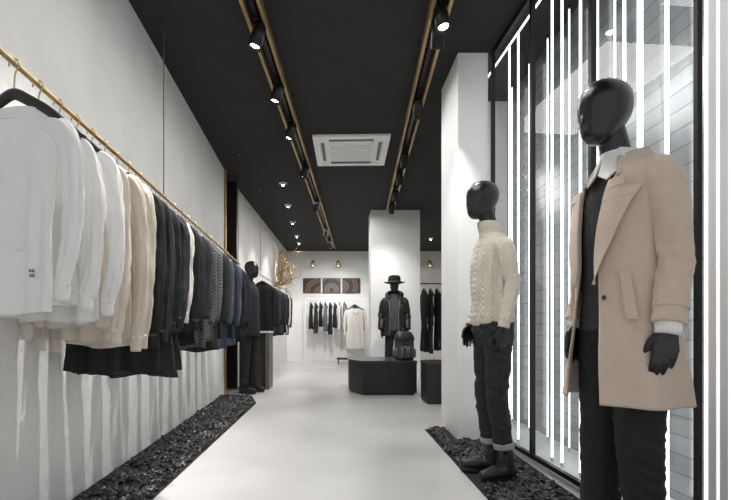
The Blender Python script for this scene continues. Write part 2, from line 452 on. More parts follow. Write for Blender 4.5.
ceil_fill(0.1, 7.6, 1.0, 2.5, 40)
ceil_fill(0.2, 11.0, 1.6, 2.5, 54)

# ------------------------------------------------------------------ air conditioner
ac = root('ceiling_air_conditioner', 'white square four way cassette air conditioner in the dark ceiling', 'air conditioner', (0.215, 5.86, CEIL-0.002), rotz=-0.03)
mobj('face_panel', join(box(-0.48, 0.48, -0.48, -0.40, -0.035, 0, 0.006), box(-0.48, 0.48, 0.40, 0.48, -0.035, 0, 0.006), box(-0.48, -0.40, -0.41, 0.41, -0.035, 0, 0.006), box(0.40, 0.48, -0.41, 0.41, -0.035, 0, 0.006), box(-0.42, 0.42, -0.42, 0.42, -0.018, 0)), M_acw, ac, False)
for k in range(4):
    mobj('louvre', xform(box(-0.28, 0.28, -0.385, -0.345, -0.036, -0.024, 0.003), Matrix.Rotation(k*math.pi/2, 4, 'Z')), M_acg, ac, False)
mobj('filter', box(-0.27, 0.27, -0.27, 0.27, -0.021, -0.017), M_acg, ac, False)
g = [box(-0.28, 0.28, -0.29, -0.27, -0.04, -0.018), box(-0.28, 0.28, 0.27, 0.29, -0.04, -0.018), box(-0.29, -0.27, -0.29, 0.29, -0.04, -0.018), box(0.27, 0.29, -0.29, 0.29, -0.04, -0.018)]
for k in range(11): g.append(box(-0.27, 0.27, -0.255+k*0.05, -0.225+k*0.05, -0.036, -0.022))
mobj('intake_grille', join(*g), M_acw, ac, False)

# ------------------------------------------------------------------ clothes rail + garments
def railx(Y): return -1.08-0.049*(Y-1.2)
RZ = 1.86
HD = 0.028
def rail(a, b, rods, label, r=0.011, mat=M_gold):
    t = root('clothes_rail', label, 'clothes rail', (0, 0, 0))
    mobj('bar', capsule(a, b, r, r, 14), mat, t)
    for p in rods:
        mobj('suspension_rod', capsule((p[0], p[1], p[2]), (p[0], p[1], CEIL-0.01), 0.0035, 0.0035, 10), M_rod, t)
        mobj('ceiling_plate', xform(lathe([(0.025, -0.008), (0.025, 0.0)], 20), Matrix.Translation((p[0], p[1], CEIL-0.001))), M_rod, t)
    return t
rail((railx(0.9), 0.9, RZ), (railx(6.1), 6.1, RZ), [(railx(3.0), 3.0, RZ), (railx(1.0), 1.0, RZ), (railx(6.0), 6.0, RZ)], 'long brass clothes rail hung from the ceiling on thin rods')

def hanger(loc, rot, hw=0.205, hk=M_gold):
    h = root('clothes_hanger', 'black wooden clothes hanger with metal hook', 'hanger', loc, rot, group='clothes hangers')
    rr = 0.020
    pts = [Vector((rr*math.sin(a)*1.0, 0, rr*math.cos(a)-0.006)) for a in [math.radians(d) for d in (-100, -60, -20, 20, 60, 100, 135)]]
    pts += [Vector((0.004, 0, -0.045)), Vector((0, 0, -0.09-HD))]
    mobj('hook', tube(pts, [0.0028]*len(pts), 8, 4, ref=Vector((0, 1, 0))), hk, h)
    w = hw/0.205
    P = [Vector((-0.205*w, 0.0, -0.182)), Vector((-0.15*w, 0, -0.144)), Vector((-0.06*w, 0, -0.100)), Vector((0, 0, -0.078)), Vector((0.06*w, 0, -0.100)), Vector((0.15*w, 0, -0.144)), Vector((0.205*w, 0.0, -0.182))]
    P = [p-Vector((0, 0, HD)) for p in P]
    mobj('shoulder_bar', tube(P, [(0.018, 0.016), (0.018, 0.014), (0.019, 0.012), (0.020, 0.012), (0.019, 0.012), (0.018, 0.014), (0.018, 0.016)], 12, 5, ref=Vector((0, 1, 0))), M_hanger, h)
    return h

def garment(name, label, cat, loc, rot, mat, hem, zrail, hw=0.2, th=0.020, sleeve=0.62, collar='crew', group=None, seed=0, hi=True, flare=0.0, buttons=False):
    hanger(loc, rot, 0.175)
    g = root(name, label, cat, (loc[0], loc[1], loc[2]-HD), rot, group=group)
    Lh = zrail-HD-hem
    rs = random.Random(seed)
    p1, p2, p3 = rs.random()*6, rs.random()*6, rs.random()*6
    off = seed*3.71
    tw = rs.uniform(-0.02, 0.02)
    amp = 1.6 if hi else 1.0
    keys = [(-Lh, tw, 0, hw+flare-0.026, th*1.1), (-Lh*0.72, tw*.6, 0, hw+flare*0.6-0.034, th*0.95), (-0.42, 0, 0, hw-0.036, th*0.95), (-0.28, 0, 0, hw-0.024, th), (-0.22, 0, 0, hw-0.016, th*0.98), (-0.194, 0, 0, hw*0.90, th*0.9),
            (-0.170, 0, 0, hw*0.74, th*0.88), (-0.146, 0, 0, hw*0.56, th*0.85), (-0.130, 0, 0, hw*0.44, th*0.85)]
    slant = rs.uniform(-0.04, 0.04) if flare < .04 else 0.0
    def shape(z, a, hw_, hd_, cx):
        s = math.sin; f = min(1, max(0, (-z-0.18)/0.40))
        x = sup(s(a), 2.3); y = -sup(math.cos(a), 2.1)
        u = x*hw_
        uc = u*(1+0.25*f)
        wave = amp*f*(0.011*s(uc*26+p1+z*1.6)+0.009*s(uc*48+p2-z*2.4)+0.004*s(u*90+p3+z*2))
        wave += 0.018*nz(u*5+off, z*1.6, 0.3)*(0.4+f)
        wrk = 0.006*s((abs(x)*9+z*24)+p3)*max(0, 1-abs(z+0.36)/0.20)+0.007*nz(u*9+z*12+off, z*9-u*8, 1.7)
        thick = 1+0.35*f*s(u*33+p3+z*3)
        return Vector((cx+u+0.006*f*s(z*14+p2)*x, y*hd_*thick+wave*(0.78 if y < 0 else 0.65)+wrk*(-1 if y < 0 else 1)*0.8, z+slant*u*f))
    n = 104 if hi else 40; NZ = 60 if hi else 24
    rings = []
    for i in range(NZ+1):
        z = -0.130+(-Lh+0.130)*i/NZ
        cx, cy, w_, d_ = cr(keys, z)
        rings.append([shape(z, 2*math.pi*j/n, w_, d_, cx) for j in range(n)])
    V, F = loft(rings, False, False)
    base = len(V)-n
    for j in range(n):
        p = V[base+j]; p.z += 0.010*math.sin(p.x*20+p2)
    for j in range(n):
        p = V[base+j]; V.append(Vector((p.x*0.97, p.y*0.85, p.z+0.004)))
    for j in range(n):
        p = V[base+j]; V.append(Vector((p.x*0.90, p.y*0.6, p.z+0.22)))
    for r_ in (0, 1):
        for j in range(n):
            a = base+r_*n+j; b = base+r_*n+(j+1) % n
            F.append((a, b, b+n, a+n))
    mobj('torso', (V, F), mat, g)
    for sgn in (-1, 1):
        L2 = sleeve*rs.uniform(0.95, 1.05); sw = rs.uniform(-0.026, 0.004); so = rs.uniform(-0.018, 0.012)
        pts = [(sgn*(hw-0.070), 0, -0.194), (sgn*(hw-0.020), 0, -0.220), (sgn*(hw+0.008), 0, -0.29), (sgn*(hw+0.024+so), 0.006+sw*0.5, -0.28-L2*0.35), (sgn*(hw+0.026+so), -0.004+sw, -0.28-L2*0.7), (sgn*(hw+0.010+so), -0.016+sw, -0.26-L2)]
        rad = [(0.032, 0.018), (0.041, 0.020), (0.039, 0.021), (0.033, 0.020), (0.030, 0.018), (0.025, 0.015)]
        def dd(t, a, p, o=off+sgn*1.7):
            return 0.010*nz(math.cos(a)*1.9+o, math.sin(a)*1.9, p.z*6)+0.006*nz(math.cos(a)*4+o, math.sin(a)*4, p.z*18)+0.003*math.sin(a*5+o*2+p.z*5)
        mobj('sleeve', tube(pts, rad, 32 if hi else 14, 10 if hi else 4, ref=Vector((0, -1, 0)), disp=dd), mat, g)
        if hi:
            e = Vector(pts[-1]); mobj('cuff', tube([e+Vector((0, 0, 0.02)), e+Vector((0, 0, -0.05))], [(0.027, 0.018), (0.023, 0.016)], 20, 4), mat, g)
    if collar == 'crew':
        pts = [Vector((hw*0.45*math.cos(a), -th*0.9*math.sin(a), -0.128-0.035*max(0, math.sin(a)))) for a in [2*math.pi*k/16 for k in range(17)]]
        mobj('neckband', tube(pts, [0.007]*17, 8, 2, ref=Vector((0, 0, 1))), mat, g)
    elif collar in ('coat', 'shirt'):
        for sgn in (-1, 1):
            w = 0.065 if collar == 'coat' else 0.045
            yo = -max(th, 0.026)
            pl = [(sgn*0.012, yo*1.25-0.010, -0.26), (sgn*(0.025+w), yo*1.2-0.016, -0.215), (sgn*(0.03+w*0.8), yo*1.1-0.010, -0.180), (sgn*0.078, yo*0.5, -0.132), (sgn*0.056, yo*0.65, -0.118), (sgn*0.02, yo*1.0-0.010, -0.174)]
            V = [Vector(p) for p in pl]+[Vector(p)+Vector((0, 0.008, -0.002)) for p in pl]
            k = len(pl)
            F = [tuple(range(k)), tuple(range(k, 2*k))[::-1]]+[(i, (i+1) % k, k+(i+1) % k, k+i) for i in range(k)]
            mobj('lapel', (V, F), mat, g, False)
        mobj('collar_roll', tube([Vector((0.080, -th*0.3, -0.134)), Vector((0.055, th*0.55, -0.115)), Vector((0, th*0.75, -0.108)), Vector((-0.055, th*0.55, -0.115)), Vector((-0.080, -th*0.3, -0.134))], [(0.007, 0.015)]*5, 10, 4, ref=Vector((0, 0, 1))), mat, g)
    if buttons:
        z = -0.30
        while z > -Lh+0.06:
            p = shape(z, 0, 0.18, th, 0)
            mobj('button', xform(lathe([(0.009, -0.002), (0.010, 0), (0.009, 0.003)], 12), Matrix.Translation((0.0, p.y-0.003, z)) @ Matrix.Rotation(math.pi/2, 4, 'X')), M_button, g)
            z -= 0.11
    return g, shape

GR = 'clothes on the long brass rail'
L1 = [
 (1.50, 'hanging_sweatshirt', 'white sweatshirt with small dark print, on a black hanger', 'sweatshirt', M_white, 1.00, 'crew', .50, 0),
 (1.63, 'hanging_shirt', 'plain white long sleeved top on the brass rail', 'shirt', M_white, 1.03, 'crew', .50, 0),
 (1.76, 'hanging_shirt', 'plain white long sleeved top on the brass rail', 'shirt', M_white, 0.98, 'crew', .53, 0),
 (1.89, 'hanging_cardigan', 'cream wool cardigan with long sleeves', 'cardigan', M_cream, 0.96, 'coat', .62, 0),
 (2.02, 'hanging_cardigan', 'cream wool cardigan with long sleeves', 'cardigan', M_cream, 0.90, 'coat', .64, 0),
 (2.14, 'hanging_cardigan', 'cream wool cardigan with dark buttons', 'cardigan', M_cream, 0.87, 'coat', .67, 0),
 (2.27, 'hanging_coat', 'long black wool coat between cream and black clothes', 'coat', M_cblack, 0.73, 'coat', .66, .08),
 (2.41, 'hanging_coat', 'long charcoal wool coat between cream and black clothes', 'coat', M_char, 0.70, 'coat', .66, .09),
 (2.57, 'hanging_coat', 'black wool coat with notched lapels', 'coat', M_cblack, 0.71, 'coat', .62, .07),
 (2.75, 'hanging_jacket', 'charcoal wool jacket with notched lapels', 'jacket', M_char, 0.87, 'coat', .56, 0),
 (2.90, 'hanging_shirt', 'off-white long sleeved top between black jackets', 'shirt', M_off, 0.97, 'crew', .52, 0),
 (3.04, 'hanging_jacket', 'black jacket with long sleeves', 'jacket', M_cblack, 0.94, 'coat', .56, 0),
 (3.20, 'hanging_jacket', 'black jacket with long sleeves', 'jacket', M_cblack, 0.84, 'coat', .59, 0),
 (3.38, 'hanging_jacket', 'charcoal wool jacket with notched lapels', 'jacket', M_char, 0.94, 'coat', .55, 0),
 (3.56, 'hanging_shirt', 'grey checked flannel shirt', 'shirt', M_check, 0.80, 'shirt', .56, 0),
 (3.74, 'hanging_shirt', 'grey checked flannel shirt', 'shirt', M_check, 0.86, 'shirt', .58, 0),
 (3.94, 'hanging_jacket', 'black jacket with long sleeves', 'jacket', M_cblack, 0.76, 'coat', .58, 0),
 (4.14, 'hanging_jacket', 'charcoal wool jacket with notched lapels', 'jacket', M_char, 0.86, 'coat', .58, 0),
 (4.34, 'hanging_shirt', 'slate blue long sleeved shirt', 'shirt', M_blue, 0.76, 'shirt', .58, 0),
 (4.56, 'hanging_jacket', 'navy blue jacket with long sleeves', 'jacket', M_navy, 0.86, 'coat', .57, 0),
 (4.78, 'hanging_shirt', 'slate blue long sleeved shirt', 'shirt', M_blue, 0.78, 'shirt', .58, 0),
 (5.00, 'hanging_jacket', 'black jacket with long sleeves', 'jacket', M_cblack, 0.86, 'coat', .57, 0),
 (5.22, 'hanging_jacket', 'black jacket with long sleeves', 'jacket', M_cblack, 0.80, 'coat', .57, 0),
 (5.46, 'hanging_jacket', 'navy blue jacket with long sleeves', 'jacket', M_navy, 0.84, 'coat', .57, 0),
]
first = None
for i, (y, nm, lb, ct, mt, hem, cl, sl, fl) in enumerate(L1):
    rot = R.uniform(-0.06, 0.04)-0.06
    if i == 0: rot = -0.14
    g, shp = garment(nm, lb, ct, (railx(y), y, RZ), rot, mt, hem, RZ, hw=0.203+R.uniform(-.014, .010), sleeve=sl, collar=cl, group=GR, seed=i+1, hi=y < 3.2, buttons=(i == 5), flare=fl)
    if first is None: first = g; fshape = shp
pv = []
for r_ in range(2):
    for k in range(2):
        x = 0.085+k*0.011; z = -0.680-r_*0.016
        py_ = min(fshape(z, a_, 0.180, 0.022, 0).y for a_ in (0.35, 0.45, 0.55))-0.003
        pv.append(box(x, x+0.007, py_-0.001, py_, z-0.010, z-0.0075)); pv.append(box(x, x+0.002, py_-0.001, py_, z-0.010, z)); pv.append(box(x+0.005, x+0.007, py_-0.001, py_, z-0.010, z))
mobj('print', join(*pv), M_cblack, first, False)

rail((-1.28, 7.5, 1.90), (-1.20, 10.1, 1.90), [(-1.28, 7.55, 1.9), (-1.20, 10.05, 1.9)], 'brass clothes rail with dark jackets hung from the ceiling')
mats = [M_cblack, M_navy, M_char, M_cblack, M_cblack, M_char, M_cblack, M_off, M_cblack]
for i in range(9):
    y = 7.7+i*0.28
    m_ = mats[i]
    lb = {M_cblack: 'black jacket with long sleeves', M_char: 'charcoal jacket with long sleeves', M_navy: 'navy jacket with long sleeves', M_off: 'off-white long sleeved top'}[m_]
    garment('hanging_jacket', lb, 'jacket', (-1.28+0.08*(y-7.5)/2.7, y, 1.90), R.uniform(-.08, .08), m_, 0.85+R.uniform(-.03, .05), 1.90, hw=0.20, th=0.035, sleeve=.58, collar='coat', group='clothes on the far brass rail', seed=40+i, hi=False)

# back rack
M_rackw = pbr('rack_white', (0.85, 0.85, 0.85), 0.3)
rk = root('clothes_rack', 'slim white freestanding clothes rack against the end wall', 'clothes rack', (0, 0, 0))
mobj('top_bar', capsule((-0.85, 12.85, 1.86), (0.86, 12.85, 1.86), 0.014, 0.014), M_rackw, rk)
for x in (-0.85, 0.86):
    mobj('upright', capsule((x, 12.85, 0.02), (x, 12.85, 1.86), 0.013, 0.013), M_rackw, rk)
    mobj('foot', box(x-0.02, x+0.02, 12.65, 13.05, 0.001, 0.025, 0.004), M_rackw, rk, False)
mobj('front_arm', capsule((0.56, 12.85, 1.86), (0.56, 12.2, 1.68), 0.010, 0.010), M_rackw, rk)
bm_ = [M_cblack, M_char, M_cblack, M_grey, M_cblack, M_navy, M_off, M_grey]
hm_ = [0.98, 0.86, 1.05, 0.92, 0.82, 1.02, 0.95, 0.88]
for i in range(8):
    x = -0.70+i*0.14
    lb = {M_cblack: 'black jacket on the white rack', M_char: 'charcoal jacket on the white rack', M_navy: 'navy jacket on the white rack', M_grey: 'grey jacket on the white rack', M_off: 'off-white jacket on the white rack'}[bm_[i]]
    garment('hanging_jacket', lb, 'jacket', (x, 12.85, 1.86), math.radians(90)+R.uniform(-.06, .06), bm_[i], hm_[i], 1.86, hw=0.2, th=0.045, sleeve=.5, collar='coat', group='jackets on the white rack', seed=60+i, hi=False)
garment('hanging_coat', 'long pale grey-white shirt coat facing outward on the rack arm', 'coat', (0.56, 12.26, 1.70), math.radians(4), M_off, 0.40, 1.70, hw=0.27, th=0.06, sleeve=.62, collar='shirt', seed=77, hi=False, buttons=True, flare=0.03)
garment('hanging_shirt', 'light grey shirt hanging behind the white shirt coat', 'shirt', (0.56, 12.50, 1.765), math.radians(-12), M_grey, 0.6, 1.765, hw=0.25, th=.04, sleeve=.6, collar='shirt', seed=78, hi=False)
bn = root('low_bench', 'low black display bench below the hanging coat', 'bench', (0.50, 12.3, 0.001))
mobj('seat', box(-0.45, 0.45, -0.16, 0.16, 0.13, 0.17, 0.006), M_plinth, bn, False)
for sx in (-1, 1):
    for sy in (-1, 1):
        mobj('leg', box(sx*0.4-0.015, sx*0.4+0.015, sy*0.12-0.015, sy*0.12+0.015, 0, 0.132), M_blackmetal, bn, False)

rk2 = root('clothes_rack', 'black metal rack of long dark coats beside the far column', 'clothes rack', (0, 0, 0))
mobj('top_bar', capsule((1.78, 9.5, 1.95), (3.1, 9.5, 1.95), 0.013, 0.013), M_blackmetal, rk2)
for x in (1.78, 3.1):
    mobj('upright', capsule((x, 9.5, 0.02), (x, 9.5, 1.95), 0.013, 0.013), M_blackmetal, rk2)
    mobj('foot', box(x-0.02, x+0.02, 9.3, 9.7, 0.001, 0.025, 0.004), M_blackmetal, rk2, False)
for i in range(6):
    m_ = [M_cblack, M_char, M_cblack, M_navy, M_cblack, M_char][i]
    lb = {M_cblack: 'long black coat', M_char: 'long charcoal coat', M_navy: 'long navy coat'}[m_]+' on the black rack'
    garment('hanging_coat', lb, 'coat', (1.92+i*0.14, 9.5, 1.95), math.radians(90)+R.uniform(-.1, .1), m_, 0.45+R.uniform(-.05, .08), 1.95, hw=0.21, th=0.04, sleeve=.6, collar='coat', group='coats on the black rack', seed=90+i, hi=False)

# ------------------------------------------------------------------ end wall decorations
fr = pbr('frame_dark', (0.02, 0.015, 0.012), 0.4)
cols = [((0.006, 0.005, 0.004), (0.06, 0.022, 0.008), (0.26, 0.11, 0.035), (0.03, 0.015, 0.01)), ((0.006, 0.009, 0.018), (0.05, 0.02, 0.01), (0.26, 0.14, 0.05), (0.03, 0.05, 0.09)), ((0.006, 0.006, 0.007), (0.03, 0.05, 0.08), (0.22, 0.09, 0.03), (0.06, 0.03, 0.015))]
lbs = ['abstract panel with orange and brown arcs on dark ground', 'abstract panel with brown, gold and dark blue arcs', 'abstract panel with blue and rust coloured arcs']
for i, (x0, x1) in enumerate([(-0.97, -0.43), (-0.38, 0.17), (0.22, 0.76)]):
    a = root('wall_art', lbs[i], 'painting', ((x0+x1)/2, 13.38, 2.30), group='abstract wall panels')
    w = (x1-x0)/2
    mobj('canvas', box(-w+0.02, w-0.02, -0.02, 0.018, -0.21, 0.21), art_mat('art_%d' % i, ((-0.3+0.3*i), 0, 0.25-0.1*i), *cols[i]), a, False)
    mobj('frame', join(box(-w, w, -0.03, 0.018, 0.20, 0.225), box(-w, w, -0.03, 0.018, -0.225, -0.20), box(-w, -w+0.022, -0.03, 0.018, -0.2, 0.2), box(w-0.022, w, -0.03, 0.018, -0.2, 0.2)), fr, a, False)
M_bulb = emis('bulb_glow', (1, 0.85, 0.6), 6)
for x in (-0.66, 0.10, 2.85, 2.5):
    s = root('wall_lamp', 'small brass wall lamp with a round shade', 'wall lamp', (x, 13.38, 3.0), group='brass wall lamps')
    mobj('wall_plate', xform(lathe([(0.05, 0), (0.05, 0.02)], 20), Matrix.Rotation(math.pi/2, 4, 'X') @ Matrix.Translation((0, 0, -0.002))), M_gold, s)
    mobj('arm', tube([(0, -0.01, 0), (0, -0.12, 0.07), (0, -0.22, 0.02)], [0.010]*3, 10, 6, ref=Vector((1, 0, 0))), M_gold, s)
    mobj('lamp_shade', xform(lathe([(0.02, 0.09), (0.05, 0.06), (0.085, -0.06), (0.078, -0.06), (0.045, 0.04)], 20), Matrix.Translation((0, -0.22, -0.07))), M_gold, s)
    mobj('bulb', ellipsoid((0, -0.22, -0.10), 0.03, 0.03, 0.035, 10), M_bulb, s)

br = root('branch_sculpture', 'gilded thin twisted branches mounted on the white wall', 'sculpture', (-1.500, 11.1, 2.1))
bg = []
rb = random.Random(5)
def branch(p, d, L, r, depth):
    pts = [p]; q = p.copy(); dd = d.copy()
    for k in range(6):
        dd = (dd+Vector((rb.uniform(-.6, .6), rb.uniform(-.6, .6), rb.uniform(-.35, .5)))).normalized()
        q = q+dd*L/6; q.x = min(max(q.x, 0.07), 0.62); pts.append(q.copy())
    bg.append(tube(pts, [r*(1-0.12*k) for k in range(7)], 7, 2, ref=Vector((0.3, 0.5, 0.2))))
    if depth > 0:
        for k in range(6):
            c = pts[rb.choice([1, 2, 3, 4, 5, 6])]
            branch(c, (dd+Vector((rb.uniform(-1, 1), rb.uniform(-1, 1), rb.uniform(-.6, .8)))).normalized(), L*0.6, r*0.66, depth-1)
for d in [(0.5, -0.2, 0.9), (0.8, 0.1, 0.6), (0.3, 0.3, 0.9), (0.8, -0.2, -0.1), (0.4, 0.1, -0.9), (0.7, -0.1, -0.5), (0.4, 0, 1)]:
    branch(Vector((0.07, 0, 0)), Vector(d).normalized(), 0.62, 0.022, 2)
mobj('branches', join(*bg), M_branch, br)
mobj('wall_plate', box(-0.03, 0.06, -0.06, 0.06, -0.06, 0.06, 0.01), M_branch, br, False)

# ------------------------------------------------------------------ plinths, cabinet
pl = root('display_plinth', 'black faceted display plinth with chamfered corner', 'plinth', (0, 0, 0))
poly = [(.22, 6.80), (.40, 6.40), (1.19, 6.40), (1.19, 7.40), (.22, 7.40)]
def shrink(poly, d):
    cx = sum(p[0] for p in poly)/len(poly); cy = sum(p[1] for p in poly)/len(poly)
    return [(x+(cx-x)*d, y+(cy-y)*d) for x, y in poly]
mobj('toe_base', prism(shrink(poly, 0.06), 0.001, 0.03), M_black, pl, False)
mobj('carcass', prism(poly, 0.03, 0.475), M_plinth, pl, False)
mobj('top_slab', prism(shrink(poly, -0.015), 0.475, 0.50), M_plinthtop, pl, False)
pl2 = root('display_plinth', 'smaller black display plinth behind the white column', 'plinth', (0, 0, 0))
poly = [(1.17, 5.60), (1.66, 5.60), (1.66, 6.10), (1.27, 6.10), (1.17, 6.0)]
mobj('toe_base', prism(shrink(poly, 0.06), 0.001, 0.03), M_black, pl2, False)
mobj('carcass', prism(poly, 0.03, 0.515), M_plinth, pl2, False)
mobj('top_slab', prism(shrink(poly, -0.02), 0.515, 0.54), M_plinthtop, pl2, False)

cb = root('low_cabinet', 'taupe low cabinet with pale top beside the dressed mannequin', 'cabinet', (0, 0, 0.001))
mobj('body', box(-1.60, -1.07, 7.35, 7.44, 0, 0.90, 0.004), M_cab, cb, False)
mobj('side', box(-1.11, -1.05, 7.0, 7.44, 0, 0.90, 0.004), M_cab, cb, False)
mobj('top', box(-1.61, -1.04, 6.99, 7.45, 0.90, 0.93, 0.004), M_pilaster, cb, False)

# ------------------------------------------------------------------ backpack
bp = root('backpack', 'dark grey canvas backpack with front pocket standing on the black plinth', 'backpack', (1.04, 6.62, 0.501), math.radians(14))
keys = [(0, 0, 0, .12, .07), (0.015, 0, 0, .135, .085), (0.15, 0, 0, .140, .09), (0.30, 0, 0, .135, .085), (0.38, 0, 0.0, .120, .070), (0.41, 0, 0.01, .10, .05), (0.42, 0, 0.01, .06, .03)]
mobj('main_bag', vloft(keys, 0, 0.42, 28, 40, 4.5), M_bag, bp)
keys = [(0.03, 0, -0.085, .09, .02), (0.045, 0, -0.09, .098, .042), (0.17, 0, -0.09, .098, .042), (0.20, 0, -0.085, .088, .02)]
mobj('front_pocket', vloft(keys, 0.03, 0.20, 12, 32, 5), M_bag2, bp)
for sx in (-1, 1):
    mobj('side_pocket', vloft([(0.03, sx*.14, 0, .02, .05), (0.05, sx*.145, 0, .028, .06), (0.15, sx*.145, 0, .028, .06), (0.17, sx*.14, 0, .015, .05)], 0.03, 0.17, 8, 24, 4), M_bag2, bp)
mobj('flap', vloft([(0.29, 0, -0.008, .144, .096), (0.34, 0, -0.006, .140, .088), (0.39, 0, 0.003, .122, .070), (0.425, 0, 0.01, .09, .045), (0.435, 0, 0.01, .04, .02)], 0.29, 0.435, 14, 40, 4.5), M_leather, bp)
for sx in (-1, 1):
    mobj('strap', tube([(sx*0.05, -0.102, 0.31), (sx*0.05, -0.140, 0.2), (sx*0.05, -0.137, 0.06)], [(0.010, 0.003)]*3, 8, 6), M_leather, bp)
    mobj('buckle', box(sx*0.05-0.008, sx*0.05+0.008, -0.149, -0.140, 0.20, 0.215, 0.002), M_chrome, bp, False)
mobj('handle', tube([(-0.03, 0.01, 0.42), (-0.02, 0.01, 0.46), (0.02, 0.01, 0.46), (0.03, 0.01, 0.42)], [0.007]*4, 8, 5, ref=Vector((0, 1, 0))), M_leather, bp)

# ------------------------------------------------------------------ mannequins
def hand_geo(W, d, pn, fw, s=1.0, curl=0.35):
    W = Vector(W); d = Vector(d).normalized(); fw = Vector(fw); fw = (fw-d*fw.dot(d)).normalized(); pn = Vector(pn); pn = (pn-d*pn.dot(d)-fw*pn.dot(fw)).normalized()
    g = [capsule(W-d*0.03, W+d*0.02, 0.024*s, 0.022*s)]
    offs = [0.030, 0.010, -0.010, -0.029]; lens = [0.074, 0.082, 0.076, 0.060]; kn = [0.088, 0.092, 0.088, 0.080]
    for o, L, k in zip(offs, lens, kn):
        K = W+d*k*s+fw*o*s
        g.append(capsule(W+fw*o*0.5*s+d*0.01, K, 0.015*s, 0.0115*s))
        p = K; ang = curl*0.5+0.06*offs.index(o)
        fan = fw*(o*0.9)
        for q, (fr_, rr) in enumerate([(0.45, 0.0094), (0.31, 0.0086), (0.24, 0.0076)]):
            dirv = (d*math.cos(ang)+pn*math.sin(ang)+fan).normalized()
            p2 = p+dirv*L*fr_*s
            g.append(capsule(p, p2, rr*1.05*s, rr*s, 10)); p = p2; ang += curl
    T = W+fw*0.018*s+d*0.020*s
    T1 = T+(d*0.80+fw*0.55+pn*0.28).normalized()*0.045*s
    T2 = T1+(d*0.95+fw*0.25+pn*0.28).normalized()*0.032*s
    T3 = T2+(d*0.95+fw*0.08+pn*0.33).normalized()*0.024*s
    g += [capsule(T, T1, 0.016*s, 0.012*s), capsule(T1, T2, 0.0115*s, 0.010*s), capsule(T2, T3, 0.010*s, 0.0085*s)]
    return g

def head_geo(c, yaw=0.0, pitch=0.0):
    k = [(-0.124, 0, -0.040, .008, .008), (-0.118, 0, -0.040, .028, .030), (-0.095, 0, -0.034, .050, .058), (-0.055, 0, -0.016, .067, .086), (-0.01, 0, -0.002, .078, .104), (0.04, 0, 0.004, .081, .108),
         (0.08, 0, 0.008, .071, .096), (0.105, 0, 0.010, .052, .072), (0.12, 0, 0.010, .028, .042), (0.126, 0, 0.010, .006, .008)]
    a = vloft(k, -0.124, 0.126, 34, 32, 2.0)
    b = capsule((0, -0.096, 0.01), (0, -0.103, -0.035), 0.006, 0.009)
    m = Matrix.Translation(c) @ Matrix.Rotation(yaw, 4, 'Z') @ Matrix.Rotation(pitch, 4, 'X')
    return [xform(q, m) for q in (a, b)]

def figure(name, label, loc, rot, pose, scale=1.0, voxel=0.006, yaw=0.0, pitch=0.0):
    r = root(name, label, 'mannequin', loc, rot, group=None, scale=scale)
    G = []
    hc = Vector(pose.get('head', (0, -0.045, 1.752)))
    G += head_geo(hc, yaw, pitch)
    G.append(capsule((0, 0.005, 1.50), hc+Vector((0, 0.025, -0.07)), 0.055, 0.050, 16))
    G.append(vloft([(0.86, 0, 0, .10, .07), (0.93, 0, 0, .140, .095), (1.05, 0, 0, .130, .09), (1.15, 0, -0.005, .115, .085), (1.3, 0, -0.008, .128, .095), (1.42, 0, 0, .132, .090), (1.47, 0, 0.0, .110, .072), (1.53, 0, 0.0, .07, .055)], 0.86, 1.53, 26, 28, 2.2))
    for sg, key in ((1, 'L'), (-1, 'R')):
        S = Vector((sg*0.145, 0.005, 1.440)); E = Vector(pose['el'+key]); W = Vector(pose['wr'+key])
        G += [capsule((sg*.1, 0.005, 1.44), S, .040, .040), capsule(S, E, 0.040, 0.033, 14), capsule(E, W, 0.034, 0.024, 14)]
        G += hand_geo(W, pose['hd'+key], pose.get('pn'+key, (-sg, 0.1, 0)), pose.get('fw'+key, (0, -1, 0)), 1.0, pose.get('curl', 0.30))
        H = Vector((sg*0.085, 0, 0.93)); K = Vector(pose['kn'+key]); A = Vector(pose['an'+key])
        G += [capsule(H, K, 0.066, 0.050, 16), capsule(K, A, 0.050, 0.034, 14)]
        t = A+Vector(pose.get('toe'+key, (0, -0.16, 0)))
        G.append(capsule(Vector((A.x, A.y+0.02, 0.055)), Vector((t.x, t.y, 0.035)), 0.036, 0.022, 14))
        G.append(capsule(A, Vector((A.x, A.y, 0.055)), 0.036, 0.036, 14))
    fuse('body', G, M_gloss, r, voxel, 3)
    return r

def shoes(r, pose, mat=M_leather, voxel=0.007):
    for key in 'LR':
        A = Vector(pose['an'+key]); t = Vector(pose.get('toe'+key, (0, -0.16, 0)))
        dn = Vector((t.x, t.y, 0)).normalized()
        a0 = Vector((A.x, A.y, 0))
        sh = bpy.data.objects.new('shoe', None)
        link(sh, r)
        G = [capsule(a0-dn*0.035+Vector((0, 0, .055)), a0+dn*0.10+Vector((0, 0, .052)), .042, .042), capsule(a0+dn*0.08+Vector((0, 0, .05)), a0+dn*0.175+Vector((0, 0, .042)), .045, .034),
             capsule(a0+Vector((0, 0, .06)), a0-dn*0.005+Vector((0, 0, .155)), .046, .046)]
        fuse('upper', G, mat, sh, voxel, 4)
        sd = Vector((-dn.y, dn.x, 0))
        outline = []
        for a in range(28):
            th = 2*math.pi*a/28; c, s_ = math.cos(th), math.sin(th)
            l = 0.062+0.145*c; w = (0.046 if c > 0.1 else 0.040)*s_
            p = a0+dn*l+sd*w; outline.append((p.x, p.y))
        mobj('sole', prism(outline, 0.002, 0.024), M_black, sh, False)
        for k in range(4):
            c = a0+dn*(0.065+k*0.022)+Vector((0, 0, 0.100-k*0.008))
            mobj('lace', capsule(c-sd*0.022, c+sd*0.022, 0.003, 0.003, 8), M_black, sh)

